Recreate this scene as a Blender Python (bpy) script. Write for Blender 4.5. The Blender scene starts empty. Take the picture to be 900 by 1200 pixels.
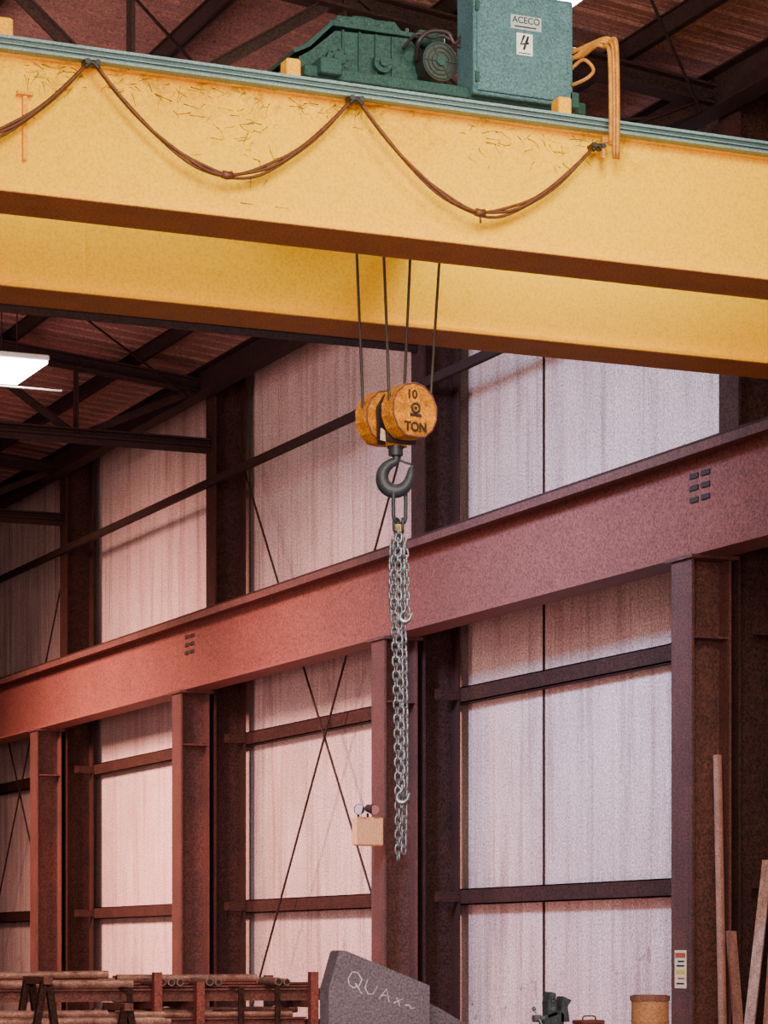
import bpy, math, random
from mathutils import Vector, Matrix
random.seed(7)
A = math.atan(1400/3186.0)
SC = bpy.context.scene
COL = SC.collection

# ------------------------------------------------------------------ materials
def mat(name, base, dark=None, rough=0.6, metal=0.0, amt=0.5, scale=3.0, grain=0.35, gscale=85,
        stretch=(1,1,1), streak=None, streak_amt=0.0, bump=0.0, emit=None, estr=0.0, grime=None, spec=None,
        streak_map=(4,9,.35), streak_rng=(.46,.72)):
    m = bpy.data.materials.new(name); m.use_nodes = True
    nt = m.node_tree; N = nt.nodes; L = nt.links
    b = N['Principled BSDF']
    b.inputs['Roughness'].default_value = rough
    b.inputs['Metallic'].default_value = metal
    if spec is not None: b.inputs['Specular IOR Level'].default_value = spec
    tc = N.new('ShaderNodeTexCoord')
    mp = N.new('ShaderNodeMapping'); mp.inputs['Scale'].default_value = stretch
    L.new(tc.outputs['Object'], mp.inputs['Vector'])
    n1 = N.new('ShaderNodeTexNoise'); n1.inputs['Scale'].default_value = scale; n1.inputs['Detail'].default_value = 6
    n1.inputs['Roughness'].default_value = .65
    L.new(mp.outputs[0], n1.inputs['Vector'])
    cr = N.new('ShaderNodeValToRGB'); cr.color_ramp.elements[0].position = .35; cr.color_ramp.elements[1].position = .7
    L.new(n1.outputs['Fac'], cr.inputs[0])
    mul = N.new('ShaderNodeMath'); mul.operation = 'MULTIPLY'; mul.inputs[1].default_value = amt
    L.new(cr.outputs[0], mul.inputs[0])
    mx = N.new('ShaderNodeMixRGB'); mx.inputs[1].default_value = (*base, 1)
    d = dark if dark else tuple(c*.5 for c in base)
    mx.inputs[2].default_value = (*d, 1)
    L.new(mul.outputs[0], mx.inputs[0])
    out = mx.outputs[0]
    if streak:
        mp2 = N.new('ShaderNodeMapping'); mp2.inputs['Scale'].default_value = streak_map
        L.new(tc.outputs['Object'], mp2.inputs['Vector'])
        n2 = N.new('ShaderNodeTexNoise'); n2.inputs['Scale'].default_value = 1.6; n2.inputs['Detail'].default_value = 8
        n2.inputs['Roughness'].default_value = .7
        L.new(mp2.outputs[0], n2.inputs['Vector'])
        c2 = N.new('ShaderNodeValToRGB'); c2.color_ramp.elements[0].position = streak_rng[0]; c2.color_ramp.elements[1].position = streak_rng[1]
        L.new(n2.outputs['Fac'], c2.inputs[0])
        m2 = N.new('ShaderNodeMath'); m2.operation = 'MULTIPLY'; m2.inputs[1].default_value = streak_amt
        L.new(c2.outputs[0], m2.inputs[0])
        x2 = N.new('ShaderNodeMixRGB'); x2.inputs[2].default_value = (*streak, 1)
        L.new(m2.outputs[0], x2.inputs[0]); L.new(out, x2.inputs[1]); out = x2.outputs[0]
    if grime:
        for (gcol, gs, gr, lo, hi, gz0, gz1, gamt, xa, xb) in grime:
            n5 = N.new('ShaderNodeTexNoise'); n5.inputs['Scale'].default_value = gs; n5.inputs['Detail'].default_value = 10
            n5.inputs['Roughness'].default_value = gr; n5.inputs['Distortion'].default_value = .3
            L.new(tc.outputs['Object'], n5.inputs['Vector'])
            g5 = N.new('ShaderNodeMapRange'); g5.inputs[1].default_value = lo; g5.inputs[2].default_value = hi
            L.new(n5.outputs['Fac'], g5.inputs[0])
            sp5 = N.new('ShaderNodeSeparateXYZ'); L.new(tc.outputs['Object'], sp5.inputs[0])
            z5 = N.new('ShaderNodeMapRange'); z5.inputs[1].default_value = gz0; z5.inputs[2].default_value = gz1
            z5.inputs[3].default_value = 0; z5.inputs[4].default_value = gamt
            L.new(sp5.outputs['Z'], z5.inputs[0])
            xm = N.new('ShaderNodeMapRange'); xm.inputs[1].default_value = xa; xm.inputs[2].default_value = xb
            xm.inputs[3].default_value = 1; xm.inputs[4].default_value = .12
            L.new(sp5.outputs['X'], xm.inputs[0])
            q5 = N.new('ShaderNodeMath'); q5.operation = 'MULTIPLY'; L.new(g5.outputs[0], q5.inputs[0]); L.new(z5.outputs[0], q5.inputs[1])
            q6 = N.new('ShaderNodeMath'); q6.operation = 'MULTIPLY'; L.new(q5.outputs[0], q6.inputs[0]); L.new(xm.outputs[0], q6.inputs[1])
            x5 = N.new('ShaderNodeMixRGB'); x5.inputs[2].default_value = (*gcol, 1)
            L.new(q6.outputs[0], x5.inputs[0]); L.new(out, x5.inputs[1]); out = x5.outputs[0]
    if grain > 0:
        ng = N.new('ShaderNodeTexNoise'); ng.inputs['Scale'].default_value = gscale; ng.inputs['Detail'].default_value = 1
        L.new(tc.outputs['Object'], ng.inputs['Vector'])
        mr = N.new('ShaderNodeMapRange'); mr.inputs[1].default_value = .3; mr.inputs[2].default_value = .7
        mr.inputs[3].default_value = 1-grain; mr.inputs[4].default_value = 1+grain
        L.new(ng.outputs['Fac'], mr.inputs[0])
        vm = N.new('ShaderNodeVectorMath'); vm.operation = 'SCALE'
        L.new(out, vm.inputs[0]); L.new(mr.outputs[0], vm.inputs['Scale']); out = vm.outputs[0]
    L.new(out, b.inputs['Base Color'])
    if bump > 0:
        bp = N.new('ShaderNodeBump'); bp.inputs['Strength'].default_value = bump; bp.inputs['Distance'].default_value = .05
        L.new(n1.outputs['Fac'], bp.inputs['Height']); L.new(bp.outputs[0], b.inputs['Normal'])
    if emit:
        b.inputs['Emission Color'].default_value = (*emit, 1); b.inputs['Emission Strength'].default_value = estr
    return m

M = {}
M['yellow'] = mat('yellow_paint', (1.0,.56,.0), (.99,.50,.0), .9, amt=.5, scale=1.3, grain=.15, gscale=75, spec=.0,
                  grime=[((.66,.26,.0), 1.2, .7, .42, .66, .35, .8, .65, 6.6, 8.6),
                         ((.12,.05,.01), 4.0, .80, .52, .64, .52, .80, .85, 7.8, 9.0)])
M['yellow_plain'] = mat('yellow_paint_clean', (1.0,.57,.0), (.99,.53,.0), .9, amt=.3, scale=1.0, grain=.14, gscale=75, spec=.0)
M['underside'] = mat('shade_painted_underside', (.46,.155,.015), (.28,.09,.015), .8, amt=.6, scale=4, grain=.35, gscale=60)  # darker paint puts the shade beneath the girder flanges into the colour
M['yellow_dark'] = mat('orange_paint', (.95,.45,.0), (.55,.22,.01), .7, amt=.5, scale=8, grain=.2, spec=.2)
M['green'] = mat('green_paint', (.075,.165,.205), (.04,.095,.12), .6, amt=.6, scale=6, grain=.4, spec=.3)
M['green_dark'] = mat('dark_green_paint', (.020,.068,.063), (.009,.030,.030), .6, amt=.6, scale=9, grain=.4, spec=.3)
M['rail'] = mat('teal_rail', (.19,.31,.35), (.09,.15,.17), .5, .1, amt=.6, scale=7, grain=.35, stretch=(.4,1,1))
M['rail_dark'] = mat('dark_teal_rail', (.06,.11,.12), (.03,.05,.055), .5, .2, amt=.6, scale=7, grain=.3)
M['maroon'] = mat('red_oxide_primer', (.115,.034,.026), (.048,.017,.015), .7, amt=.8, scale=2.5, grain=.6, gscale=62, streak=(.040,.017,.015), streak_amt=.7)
M['beam'] = mat('red_oxide_beam', (.185,.055,.044), (.125,.040,.034), .7, amt=.6, scale=1.2, grain=.5, gscale=62, spec=.3)
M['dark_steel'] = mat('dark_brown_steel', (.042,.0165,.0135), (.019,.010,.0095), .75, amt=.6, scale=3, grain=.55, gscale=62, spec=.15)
M['truss'] = mat('dark_truss_steel', (.029,.0138,.0125), (.015,.009,.009), .75, amt=.6, scale=3, grain=.45, gscale=60, spec=.15)
M['siding'] = mat('ribbed_siding', (.58,.42,.405), (.41,.275,.265), .7, amt=.8, scale=.8, grain=.45, gscale=50, streak=(.20,.10,.095), streak_amt=.8, bump=.8, spec=.25,
                  streak_map=(4,4.2,.22), streak_rng=(.48,.74), grime=[((.13,.065,.06), 5.0, .75, .58, .64, 2.8, .9, .85, 50, 60)])
M['deck'] = mat('roof_deck', (.26,.11,.093), (.14,.065,.058), .75, amt=.6, scale=2.2, grain=.45, gscale=50)
M['concrete'] = mat('concrete_floor', (.16,.13,.12), (.11,.09,.08), .8, amt=.6, scale=1.2, grain=.2)
M['plainwall'] = mat('painted_wall', (.32,.25,.23), (.24,.19,.18), .8, amt=.5, scale=1, grain=.2)
M['cable'] = mat('brown_cable', (.14,.040,.016), (.055,.018,.012), .5, amt=.6, scale=20, grain=.3)
M['web'] = mat('dirty_cobweb', (.05,.022,.012), (.22,.095,.02), .9, amt=.7, scale=14, grain=.2, spec=0)
M['conduit'] = mat('orange_conduit', (.60,.24,.02), (.26,.085,.012), .6, amt=.6, scale=14, grain=.3)
M['block'] = mat('orange_block_paint', (.78,.29,.012), (.16,.052,.012), .65, amt=.85, scale=10, grain=.45, gscale=100, spec=.2)
M['black'] = mat('black_paint', (.02,.016,.018), None, .5, amt=.3, grain=.1)
M['slot'] = mat('dark_slot_paint', (.018,.009,.010), None, .6, amt=.3, grain=.2)
M['faded'] = mat('faded_black_lettering', (.022,.012,.010), (.06,.026,.014), .6, amt=.7, scale=50, grain=.2)
M['rope'] = mat('steel_rope', (.05,.035,.04), (.02,.015,.02), .5, .4, amt=.5, scale=60, grain=.3)
M['hook'] = mat('forged_steel', (.036,.042,.060), (.016,.019,.028), .5, .2, amt=.6, scale=20, grain=.4)
M['chain'] = mat('chain_steel', (.42,.46,.54), (.07,.075,.095), .28, .65, amt=.9, scale=26, grain=.3)
M['white'] = mat('white_plate', (.80,.80,.80), (.6,.6,.6), .5, amt=.4, grain=.2)
M['bluewhite'] = mat('pale_blue_plate', (.38,.45,.50), (.28,.34,.38), .5, amt=.4, grain=.2)
M['aged'] = mat('aged_sticker', (.74,.60,.40), (.52,.38,.24), .6, amt=.6, scale=20, grain=.3)
M['cream'] = mat('cream_plastic', (.74,.33,.13), (.5,.21,.09), .6, amt=.5, grain=.25)
M['lamp'] = mat('lamp_lens', (1,1,1), None, .4, grain=0, emit=(1,.98,.93), estr=25)
M['glass'] = mat('bright_lens', (.80,.72,.70), None, .35, .0, grain=0)
M['redlens'] = mat('reddish_lens', (.45,.16,.13), None, .3, .0, grain=0)
M['rust'] = mat('rusty_steel', (.20,.058,.045), (.06,.020,.020), .7, amt=.8, scale=8, grain=.5)
M['redsteel'] = mat('red_painted_steel', (.26,.052,.042), (.10,.024,.022), .65, amt=.8, scale=8, grain=.5)
M['tube'] = mat('pale_rusty_tube', (.42,.20,.165), (.13,.045,.038), .4, .25, amt=.9, scale=9, grain=.4)
M['plate'] = mat('grey_mill_plate', (.080,.069,.090), (.046,.040,.053), .6, .1, amt=.6, scale=5, grain=.5)
M['plate_edge'] = mat('cut_steel_edge', (.105,.09,.115), (.062,.053,.070), .55, .1, amt=.6, scale=9, grain=.4)
M['vise'] = mat('teal_grey_cast_iron', (.075,.10,.12), (.025,.033,.042), .45, .2, amt=.8, scale=16, grain=.4)
M['wood'] = mat('weathered_wood', (.26,.11,.085), (.11,.045,.038), .8, amt=.8, scale=3, stretch=(8,8,.6), grain=.4)
M['redwood'] = mat('peach_brown_pole', (.32,.14,.10), (.15,.06,.05), .7, amt=.7, scale=5, grain=.4)
M['paleplank'] = mat('pale_weathered_wood', (.38,.21,.18), (.16,.08,.07), .8, amt=.9, scale=3, stretch=(8,8,.6), grain=.4)
M['tan'] = mat('tan_fiber', (.48,.23,.10), (.30,.13,.06), .7, amt=.5, scale=5, grain=.35)
M['red'] = mat('brown_enamel', (.17,.045,.035), (.09,.03,.025), .6, amt=.5, scale=8, grain=.3)
M['redprint'] = mat('red_print', (.42,.06,.04), None, .6, amt=.4, grain=.3)
M['yellowprint'] = mat('yellow_print', (.70,.42,.06), None, .6, amt=.4, grain=.3)
M['chalk'] = mat('chalk_paint', (.50,.48,.55), (.10,.09,.12), .8, amt=1.0, scale=38, grain=.2)
M['tagyellow'] = mat('yellow_tag', (.8,.45,.03), None, .5, amt=.4, grain=.2)

# ------------------------------------------------------------------ mesh builder
class MB:
    def __init__(s): s.v = []; s.f = []; s.mi = []; s.sm = []
    def add(s, vs, fs, mi=0, smooth=False):
        o = len(s.v); s.v += [Vector(v) for v in vs]
        for f in fs:
            s.f.append([i+o for i in f]); s.mi.append(mi); s.sm.append(smooth)
        return s
    def box(s, x0, x1, y0, y1, z0, z1, mi=0, c=0.0):
        if c <= 0:
            vs = [(x,y,z) for x in (x0,x1) for y in (y0,y1) for z in (z0,z1)]
            s.add(vs, [(0,1,3,2),(4,6,7,5),(0,4,5,1),(2,3,7,6),(0,2,6,4),(1,5,7,3)], mi)
        else:
            def ring(i, z):
                a0,a1,b0,b1 = x0+i,x1-i,y0+i,y1-i
                return [(a0+c,b0,z),(a1-c,b0,z),(a1,b0+c,z),(a1,b1-c,z),(a1-c,b1,z),(a0+c,b1,z),(a0,b1-c,z),(a0,b0+c,z)]
            vs = ring(c,z0)+ring(0,z0+c)+ring(0,z1-c)+ring(c,z1)
            fs = [tuple(range(7,-1,-1)), tuple(range(24,32))]
            for k in range(3):
                for i in range(8):
                    j=(i+1)%8; fs.append((k*8+i,k*8+j,k*8+8+j,k*8+8+i))
            s.add(vs, fs, mi)
        return s
    def bar(s, p, q, w, h, mi=0):
        p=Vector(p); q=Vector(q); d=(q-p).normalized()
        up = Vector((0,0,1)) if abs(d.z)<.95 else Vector((0,1,0))
        a = d.cross(up).normalized(); b = a.cross(d).normalized()
        vs=[]
        for e in (p,q):
            for (i,j) in ((-1,-1),(1,-1),(1,1),(-1,1)):
                vs.append(e+a*i*w/2+b*j*h/2)
        s.add(vs, [(3,2,1,0),(4,5,6,7),(0,1,5,4),(1,2,6,5),(2,3,7,6),(3,0,4,7)], mi); return s
    def angle(s, p, q, w, t=.012, mi=0):
        p=Vector(p); q=Vector(q); d=(q-p).normalized()
        up = Vector((0,0,1)) if abs(d.z)<.95 else Vector((0,1,0))
        a = d.cross(up).normalized(); b = a.cross(d).normalized()
        s.bar(p,q,t*2,w,mi)
        s.bar(p+b*w/2,q+b*w/2,w,t,mi); return s
    def cyl(s, p, q, r, n=20, mi=0, r2=None, cap=True):
        p=Vector(p); q=Vector(q); d=(q-p).normalized(); r2 = r if r2 is None else r2
        up = Vector((0,0,1)) if abs(d.z)<.95 else Vector((1,0,0))
        a = d.cross(up).normalized(); b = d.cross(a).normalized()
        vs=[]
        for e,rr in ((p,r),(q,r2)):
            for i in range(n):
                t=2*math.pi*i/n; vs.append(e+a*math.cos(t)*rr+b*math.sin(t)*rr)
        s.add(vs, [(i,(i+1)%n,n+(i+1)%n,n+i) for i in range(n)], mi, True)
        if cap: s.add(vs, [tuple(range(n-1,-1,-1)), tuple(range(n,2*n))], mi)
        return s
    def tube(s, pts, r, n=8, mi=0, closed=False):
        pts=[Vector(p) for p in pts]; m=len(pts)
        rr = r if isinstance(r,(list,tuple)) else [r]*m
        a=None; vs=[]
        for i in range(m):
            if closed: d=(pts[(i+1)%m]-pts[i-1]).normalized()
            else: d=(pts[min(i+1,m-1)]-pts[max(i-1,0)]).normalized()
            if a is None:
                up=Vector((0,0,1)) if abs(d.z)<.9 else Vector((.3,1,0)).normalized()
                a=d.cross(up).normalized()
            else:
                a=(a-d*a.dot(d)).normalized()
            b=d.cross(a)
            for k in range(n):
                t=2*math.pi*k/n; vs.append(pts[i]+(a*math.cos(t)+b*math.sin(t))*rr[i])
        fs=[]
        for i in range(m if closed else m-1):
            j=(i+1)%m
            for k in range(n):
                l=(k+1)%n; fs.append((i*n+k,i*n+l,j*n+l,j*n+k))
        if not closed:
            fs.append(tuple(range(n-1,-1,-1))); fs.append(tuple((m-1)*n+k for k in range(n)))
        s.add(vs, fs, mi, True); return s
    def prism(s, poly, f0, f1, mi=0, mi_side=None):
        n=len(poly); vs=[f0(*p) for p in poly]+[f1(*p) for p in poly]
        s.add(vs, [tuple(range(n)), tuple(range(2*n-1,n-1,-1))], mi)
        s.add(vs, [(i,n+i,n+(i+1)%n,(i+1)%n) for i in range(n)], mi if mi_side is None else mi_side)
        return s
    def iprof(s, depth, width, tf, tw):
        d,w=depth/2,width/2; t=tw/2
        return [(-w,-d),(w,-d),(w,-d+tf),(t,-d+tf),(t,d-tf),(w,d-tf),(w,d),(-w,d),(-w,d-tf),(-t,d-tf),(-t,-d+tf),(-w,-d+tf)]
    def obj(s, name, mats, parent=None, label=None, category=None, kind=None, group=None, origin=None, bevel=0):
        import bmesh
        if not isinstance(mats,(list,tuple)): mats=[mats]
        mn=Vector([min(v[i] for v in s.v) for i in range(3)]); mxx=Vector([max(v[i] for v in s.v) for i in range(3)])
        o=Vector(origin) if origin is not None else Vector(((mn.x+mxx.x)/2,(mn.y+mxx.y)/2,mn.z))
        me=bpy.data.meshes.new(name); me.from_pydata([v-o for v in s.v],[],s.f)
        for m in mats: me.materials.append(M[m])
        for p,mi,sm in zip(me.polygons,s.mi,s.sm): p.material_index=mi; p.use_smooth=sm
        bm=bmesh.new(); bm.from_mesh(me); bmesh.ops.recalc_face_normals(bm,faces=bm.faces); bm.to_mesh(me); bm.free()
        ob=bpy.data.objects.new(name,me); ob.location=o; COL.objects.link(ob)
        if bevel>0:
            bv=ob.modifiers.new('bevel','BEVEL'); bv.width=bevel; bv.segments=2; bv.limit_method='ANGLE'
        meta(ob,parent,label,category,kind,group)
        return ob
def meta(ob,parent=None,label=None,category=None,kind=None,group=None):
    if parent is not None:
        ob.parent=parent; ob.matrix_parent_inverse=Matrix.Translation(-parent.location)
    if label: ob['label']=label
    if category: ob['category']=category
    if kind: ob['kind']=kind
    if group: ob['group']=group
def empty(name, loc, label, category, group=None):
    e=bpy.data.objects.new(name,None); e.location=loc; e.empty_display_size=.2; COL.objects.link(e)
    meta(e,None,label,category,None,group); return e
def smooth_pts(P, k=6):
    P=[Vector(p) for p in P]; out=[]
    for i in range(len(P)-1):
        p0=P[max(i-1,0)];p1=P[i];p2=P[i+1];p3=P[min(i+2,len(P)-1)]
        for j in range(k):
            t=j/k
            out.append(.5*((2*p1)+(-p0+p2)*t+(2*p0-5*p1+4*p2-p3)*t*t+(-p0+3*p1-3*p2+p3)*t**3))
    out.append(P[-1]); return out
def text_obj(name, body, size, loc, rot, mat_, parent, depth=.002, align='CENTER', sx=1.0, bold=0.0, shear=0.0):
    cu=bpy.data.curves.new(name,'FONT'); cu.body=body; cu.size=size; cu.align_x=align; cu.align_y='CENTER'; cu.extrude=depth
    cu.offset=bold; cu.shear=shear
    t=bpy.data.objects.new(name+'_tmp',cu); COL.objects.link(t)
    bpy.context.view_layer.update()
    me=bpy.data.meshes.new_from_object(t.evaluated_get(bpy.context.evaluated_depsgraph_get()))
    bpy.data.objects.remove(t)
    me.materials.clear(); me.materials.append(M[mat_])
    for p in me.polygons: p.material_index=0
    ob=bpy.data.objects.new(name,me)
    ob.location=loc; ob.rotation_euler=rot; ob.scale=(sx,1,1); COL.objects.link(ob); meta(ob,parent); return ob
def strokes(lines, f, r):
    b=MB()
    for ln in lines: b.tube([f(*p) for p in ln], r, 6)
    return b

# ------------------------------------------------------------------ setting
YA,YB=-8.0,62.0
XW=11.74; XL=-12.5
EAVE=8.66; SL=.10
RX=-.4
def roofz(x): return EAVE+(XW-x)*SL if x>=RX else EAVE+(XW-RX)*SL-(RX-x)*SL
def sheet_profile(a,b,pitch=.305,h=.032,m=.006):
    pts=[];y=a
    while y<b:
        pts+= [(y,0),(y+.10,0),(y+.105,m),(y+.125,m),(y+.13,0),(y+.19,0),(y+.195,m),(y+.215,m),(y+.22,0),(y+.235,0),(y+.255,h),(y+.285,h)]
        y+=pitch
    pts.append((y,0)); return pts
b=MB(); pf=sheet_profile(YA,YB,.305,.004,.0006)
vs=[];n=len(pf)
for z in (0,EAVE):
    vs+=[(XW-h,y,z) for y,h in pf]
vs+=[(XW+.12,y,z) for z in (0,EAVE) for y in (pf[0][0],pf[-1][0])]
b.add(vs,[(i,i+1,n+i+1,n+i) for i in range(n-1)]+[(2*n,2*n+1,2*n+3,2*n+2)])
b.obj('wall_right','siding',kind='structure')
MB().box(XL-.15,XL,YA,YB,0,EAVE).obj('wall_left','plainwall',kind='structure')
for nm,y in (('wall_front',YA-.15),('wall_back',YB)):
    bb=MB(); poly=[(XL,0),(XW+.12,0),(XW+.12,EAVE),(RX,roofz(RX)),(XL,roofz(XL))]
    bb.prism(poly,lambda x,z:(x,y,z),lambda x,z:(x,y+.15,z)); bb.obj(nm,'plainwall',kind='structure')
MB().box(XL-.15,XW+.12,YA-.15,YB+.15,-.2,0).obj('floor','concrete',kind='structure')
pf=sheet_profile(YA,YB,.305,.022,.004)
b=MB()
for (xa,xb) in ((RX,XW+.12),(XL-.15,RX)):
    vs=[];
    for x in (xa,xb): vs+=[(x,y,roofz(x)-h) for y,h in pf]
    b.add(vs,[(i,i+1,n+i+1,n+i) for i in range(n-1)])
    b.add([(xa,YA,roofz(xa)+.06),(xb,YA,roofz(xb)+.06),(xb,YB,roofz(xb)+.06),(xa,YB,roofz(xa)+.06)],[(0,1,2,3)])
b.obj('ceiling','deck',kind='structure')
MB().box(XW-.022,XW-.002,22.925,22.94,0,EAVE-.1).obj('trim_1','dark_steel',kind='structure')

# ------------------------------------------------------------------ columns and runway
CY=[18.68,24.66,30.66,36.66,42.66]
RZ0,RZ1=4.73,5.59
def column(y, x0,x1,w,z1,name,matn,label,group,cap=True):
    e=empty(name,((x0+x1)/2,y,0),label,'column',group)
    t=.022
    b=MB(); b.box(x0,x0+t,y-w/2,y+w/2,.025,z1); b.box(x1-t,x1,y-w/2,y+w/2,.025,z1); b.box(x0+t,x1-t,y-.008,y+.008,.025,z1)
    b.obj('shaft',matn,e)
    MB().box(x0-.08,x1+.05,y-w/2-.06,y+w/2+.06,0,.025).obj('base_plate',matn,e)
    if cap:
        MB().box(x0-.03,x1+.04,y-w/2-.05,y+w/2+.05,z1,z1+.028).obj('cap_plate',matn,e)
        MB().box(x0+t,x1-t,y-w/2+.01,y-.008,z1-.62,z1-.60).obj('stiffener',matn,e)
        MB().box(x0+t,x1-t,y+.008,y+w/2-.01,z1-.62,z1-.60).obj('stiffener',matn,e)
    else:
        for gz in (.4,2.17,4.18):
            b=MB(); b.box(x0+.12,x1,y-w/2-.010,y-w/2,gz-.05,gz+.05)
            for k in (-.025,.025): b.cyl((x0+.18,y-w/2-.010,gz+k),(x0+.18,y-w/2-.024,gz+k),.010,6)
            b.obj('girt_clip','dark_steel',e)
    return e
for i,y in enumerate(CY):
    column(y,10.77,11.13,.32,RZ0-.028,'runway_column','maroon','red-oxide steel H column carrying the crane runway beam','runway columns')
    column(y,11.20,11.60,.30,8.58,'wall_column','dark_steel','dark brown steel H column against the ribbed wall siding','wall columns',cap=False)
e=empty('runway_beam',(10.95,20,RZ0),'long red-oxide steel crane runway beam on columns','beam')
y0,y1=2.0,56.0
b=MB(); b.box(10.79,11.11,y0,y1,RZ0,RZ0+.028); b.box(10.942,10.958,y0,y1,RZ0+.028,RZ1-.03); b.box(10.79,11.11,y0,y1,RZ1-.055,RZ1-.03)
b.obj('i_beam','beam',e)
b=MB(); b.box(10.745,11.155,y0,y1,RZ1-.03,RZ1-.012); b.box(10.745,10.76,y0,y1,RZ1-.085,RZ1-.03); b.box(11.14,11.155,y0,y1,RZ1-.085,RZ1-.03)
b.obj('cap_channel','maroon',e)
b=MB(); b.box(10.91,10.99,y0,y1,RZ1-.012,RZ1); b.box(10.94,10.96,y0,y1,RZ1,RZ1+.045); b.box(10.922,10.978,y0,y1,RZ1+.045,RZ1+.075)
b.obj('crane_rail','dark_steel',e)
for yy in (CY[0],CY[2]):
    b=MB()
    for r in range(3):
        for c in range(2):
            zc=5.205+r*.095; yc=yy-.09+c*.18
            b.box(10.928,10.943,yc-.065,yc+.065,zc-.022,zc+.022,0,.004)
    b.obj('bolt_row','slot',e)
def girt(z,x0=11.60,x1=11.70,name='wall_girt',h=.16,m='dark_steel',label='dark brown channel girt running along the siding'):
    b=MB(); b.box(x0,x0+.012,y0,y1,z-h/2,z+h/2); b.box(x0,x1,y0,y1,z+h/2-.012,z+h/2); b.box(x0,x1,y0,y1,z-h/2,z-h/2+.012)
    o=b.obj(name,m,label=label,category='girt',group='wall girts'); return o
girt(2.17,11.605,11.715); girt(4.18,11.605,11.715); girt(.4,11.605,11.715)
b=MB(); b.box(11.14,11.195,y0,y1,7.19,7.265); b.box(11.14,11.20,y0,y1,7.265,7.28)
b.obj('eave_strut','truss',label='dark steel strut spanning between the wall columns',category='strut')
b=MB(); b.prism(b.iprof(.30,.2,.014,.012),lambda x,z:(11.05+x,y0,8.40+z),lambda x,z:(11.05+x,y1,8.40+z))
b.obj('eave_beam','truss',label='dark steel beam along the top of the wall',category='beam')
for (a,c) in ((24.82,30.5),(36.82,42.5)):
    for xx,ya,yb in ((11.42,a,c),(11.46,c,a)):
        b=MB(); b.cyl((xx,ya,7.75),(xx,yb,.1),.013,8)
        b.obj('bracing_rod','truss',label='thin dark diagonal bracing rod between wall columns',category='bracing rod',group='bracing rods')

# ------------------------------------------------------------------ roof trusses
def truss(y):
    e=empty('roof_truss',(RX,y,7.67),'dark steel roof truss with angle web members','truss','roof trusses')
    bz=7.67; W='truss'
    b=MB(); b.bar((XL+.3,y,bz),(11.19,y,bz),.2,.02); b.bar((XL+.3,y,bz),(11.19,y,bz),.02,.16); b.bar((XL+.3,y,bz+.08),(11.19,y,bz+.08),.2,.02)
    b.obj('bottom_chord',W,e)
    b=MB()
    for xa,xb in ((11.19,RX),(RX,XL+.3)):
        b.bar((xa,y,roofz(xa)-.34),(xb,y,roofz(xb)-.34),.02,.15); b.bar((xa,y,roofz(xa)-.27),(xb,y,roofz(xb)-.27),.18,.02); b.bar((xa,y,roofz(xa)-.41),(xb,y,roofz(xb)-.41),.18,.02)
    b.obj('top_chord',W,e)
    xs=[11.19-1.655*i for i in range(15)]
    for i in range(14):
        xa,xb=xs[i],xs[i+1]
        b=MB(); b.angle((xb,y,bz),(xb,y,roofz(xb)-.3),.065); b.obj('web_post',W,e)
        if i%2==0: p=(xa,y,roofz(xa)-.3); q=(xb,y,bz)
        else: p=(xa,y,bz); q=(xb,y,roofz(xb)-.3)
        b=MB(); b.angle(p,q,.08); b.obj('web_diagonal',W,e)
for y in (18.68,24.66,30.66,36.66,42.66): truss(y)
xs=10.3
while xs>2.5:
    b=MB(); z=roofz(xs)-.045
    b.box(xs-.03,xs+.04,y0,y1,z-.012,z); b.box(xs-.006,xs+.006,y0,y1,z-.17,z); b.box(xs-.04,xs+.03,y0,y1,z-.17,z-.158)
    b.obj('roof_purlin','truss',label='dark steel purlin under the ribbed roof deck',category='purlin',group='roof purlins')
    xs-=1.5
for (ya,yb) in ((18.7,24.6),(24.7,30.6),(12.7,18.6)):
    for (xa,xb) in ((10.9,6.0),(6.0,10.9)):
        b=MB(); b.cyl((xa,ya,roofz(xa)-.5),(xb,yb,roofz(xb)-.5),.013,8)
        b.obj('roof_tie_rod','truss',label='thin dark tie rod crossing beneath the roof',category='tie rod',group='roof tie rods')

# ------------------------------------------------------------------ high-bay lamps
def highbay(x,y,z,w=.55,l=1.2,conduit=False):
    e=empty('high_bay_lamp',(x,y,z),'glowing white rectangular high-bay lamp hanging from the roof','lamp','high-bay lamps')
    b=MB(); b.box(x-w/2,x+w/2,y-l/2,y+l/2,z+.03,z+.09,0,.012); b.box(x-.12,x+.12,y-.3,y+.3,z+.09,z+.15); b.obj('housing','white',e)
    MB().box(x-w/2+.02,x+w/2-.02,y-l/2+.02,y+l/2-.02,z,z+.03).obj('diffuser','lamp',e)
    for s_ in (-.3,.3):
        b=MB(); b.cyl((x,y+s_,z+.13),(x,y+s_,roofz(x)-.04),.008,8)
        b.obj('suspension_rod','truss',e)
    if conduit:
        b=MB(); b.cyl((x-.8,y-.1,z-.17),(x+.55,y-.1,z-.17),.010,8); b.cyl((x-.2,y-.1,z-.17),(x-.2,y-.1,z+.02),.006,6); b.obj('guard_rail','white',e)
    return e
highbay(7.99,28.1,7.79,.54,1.2,True)
highbay(8.62,16.95,8.22,.5,.9)
highbay(3.2,22,8.3); highbay(3.2,12,8.3); highbay(3.2,32,8.3)

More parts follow.
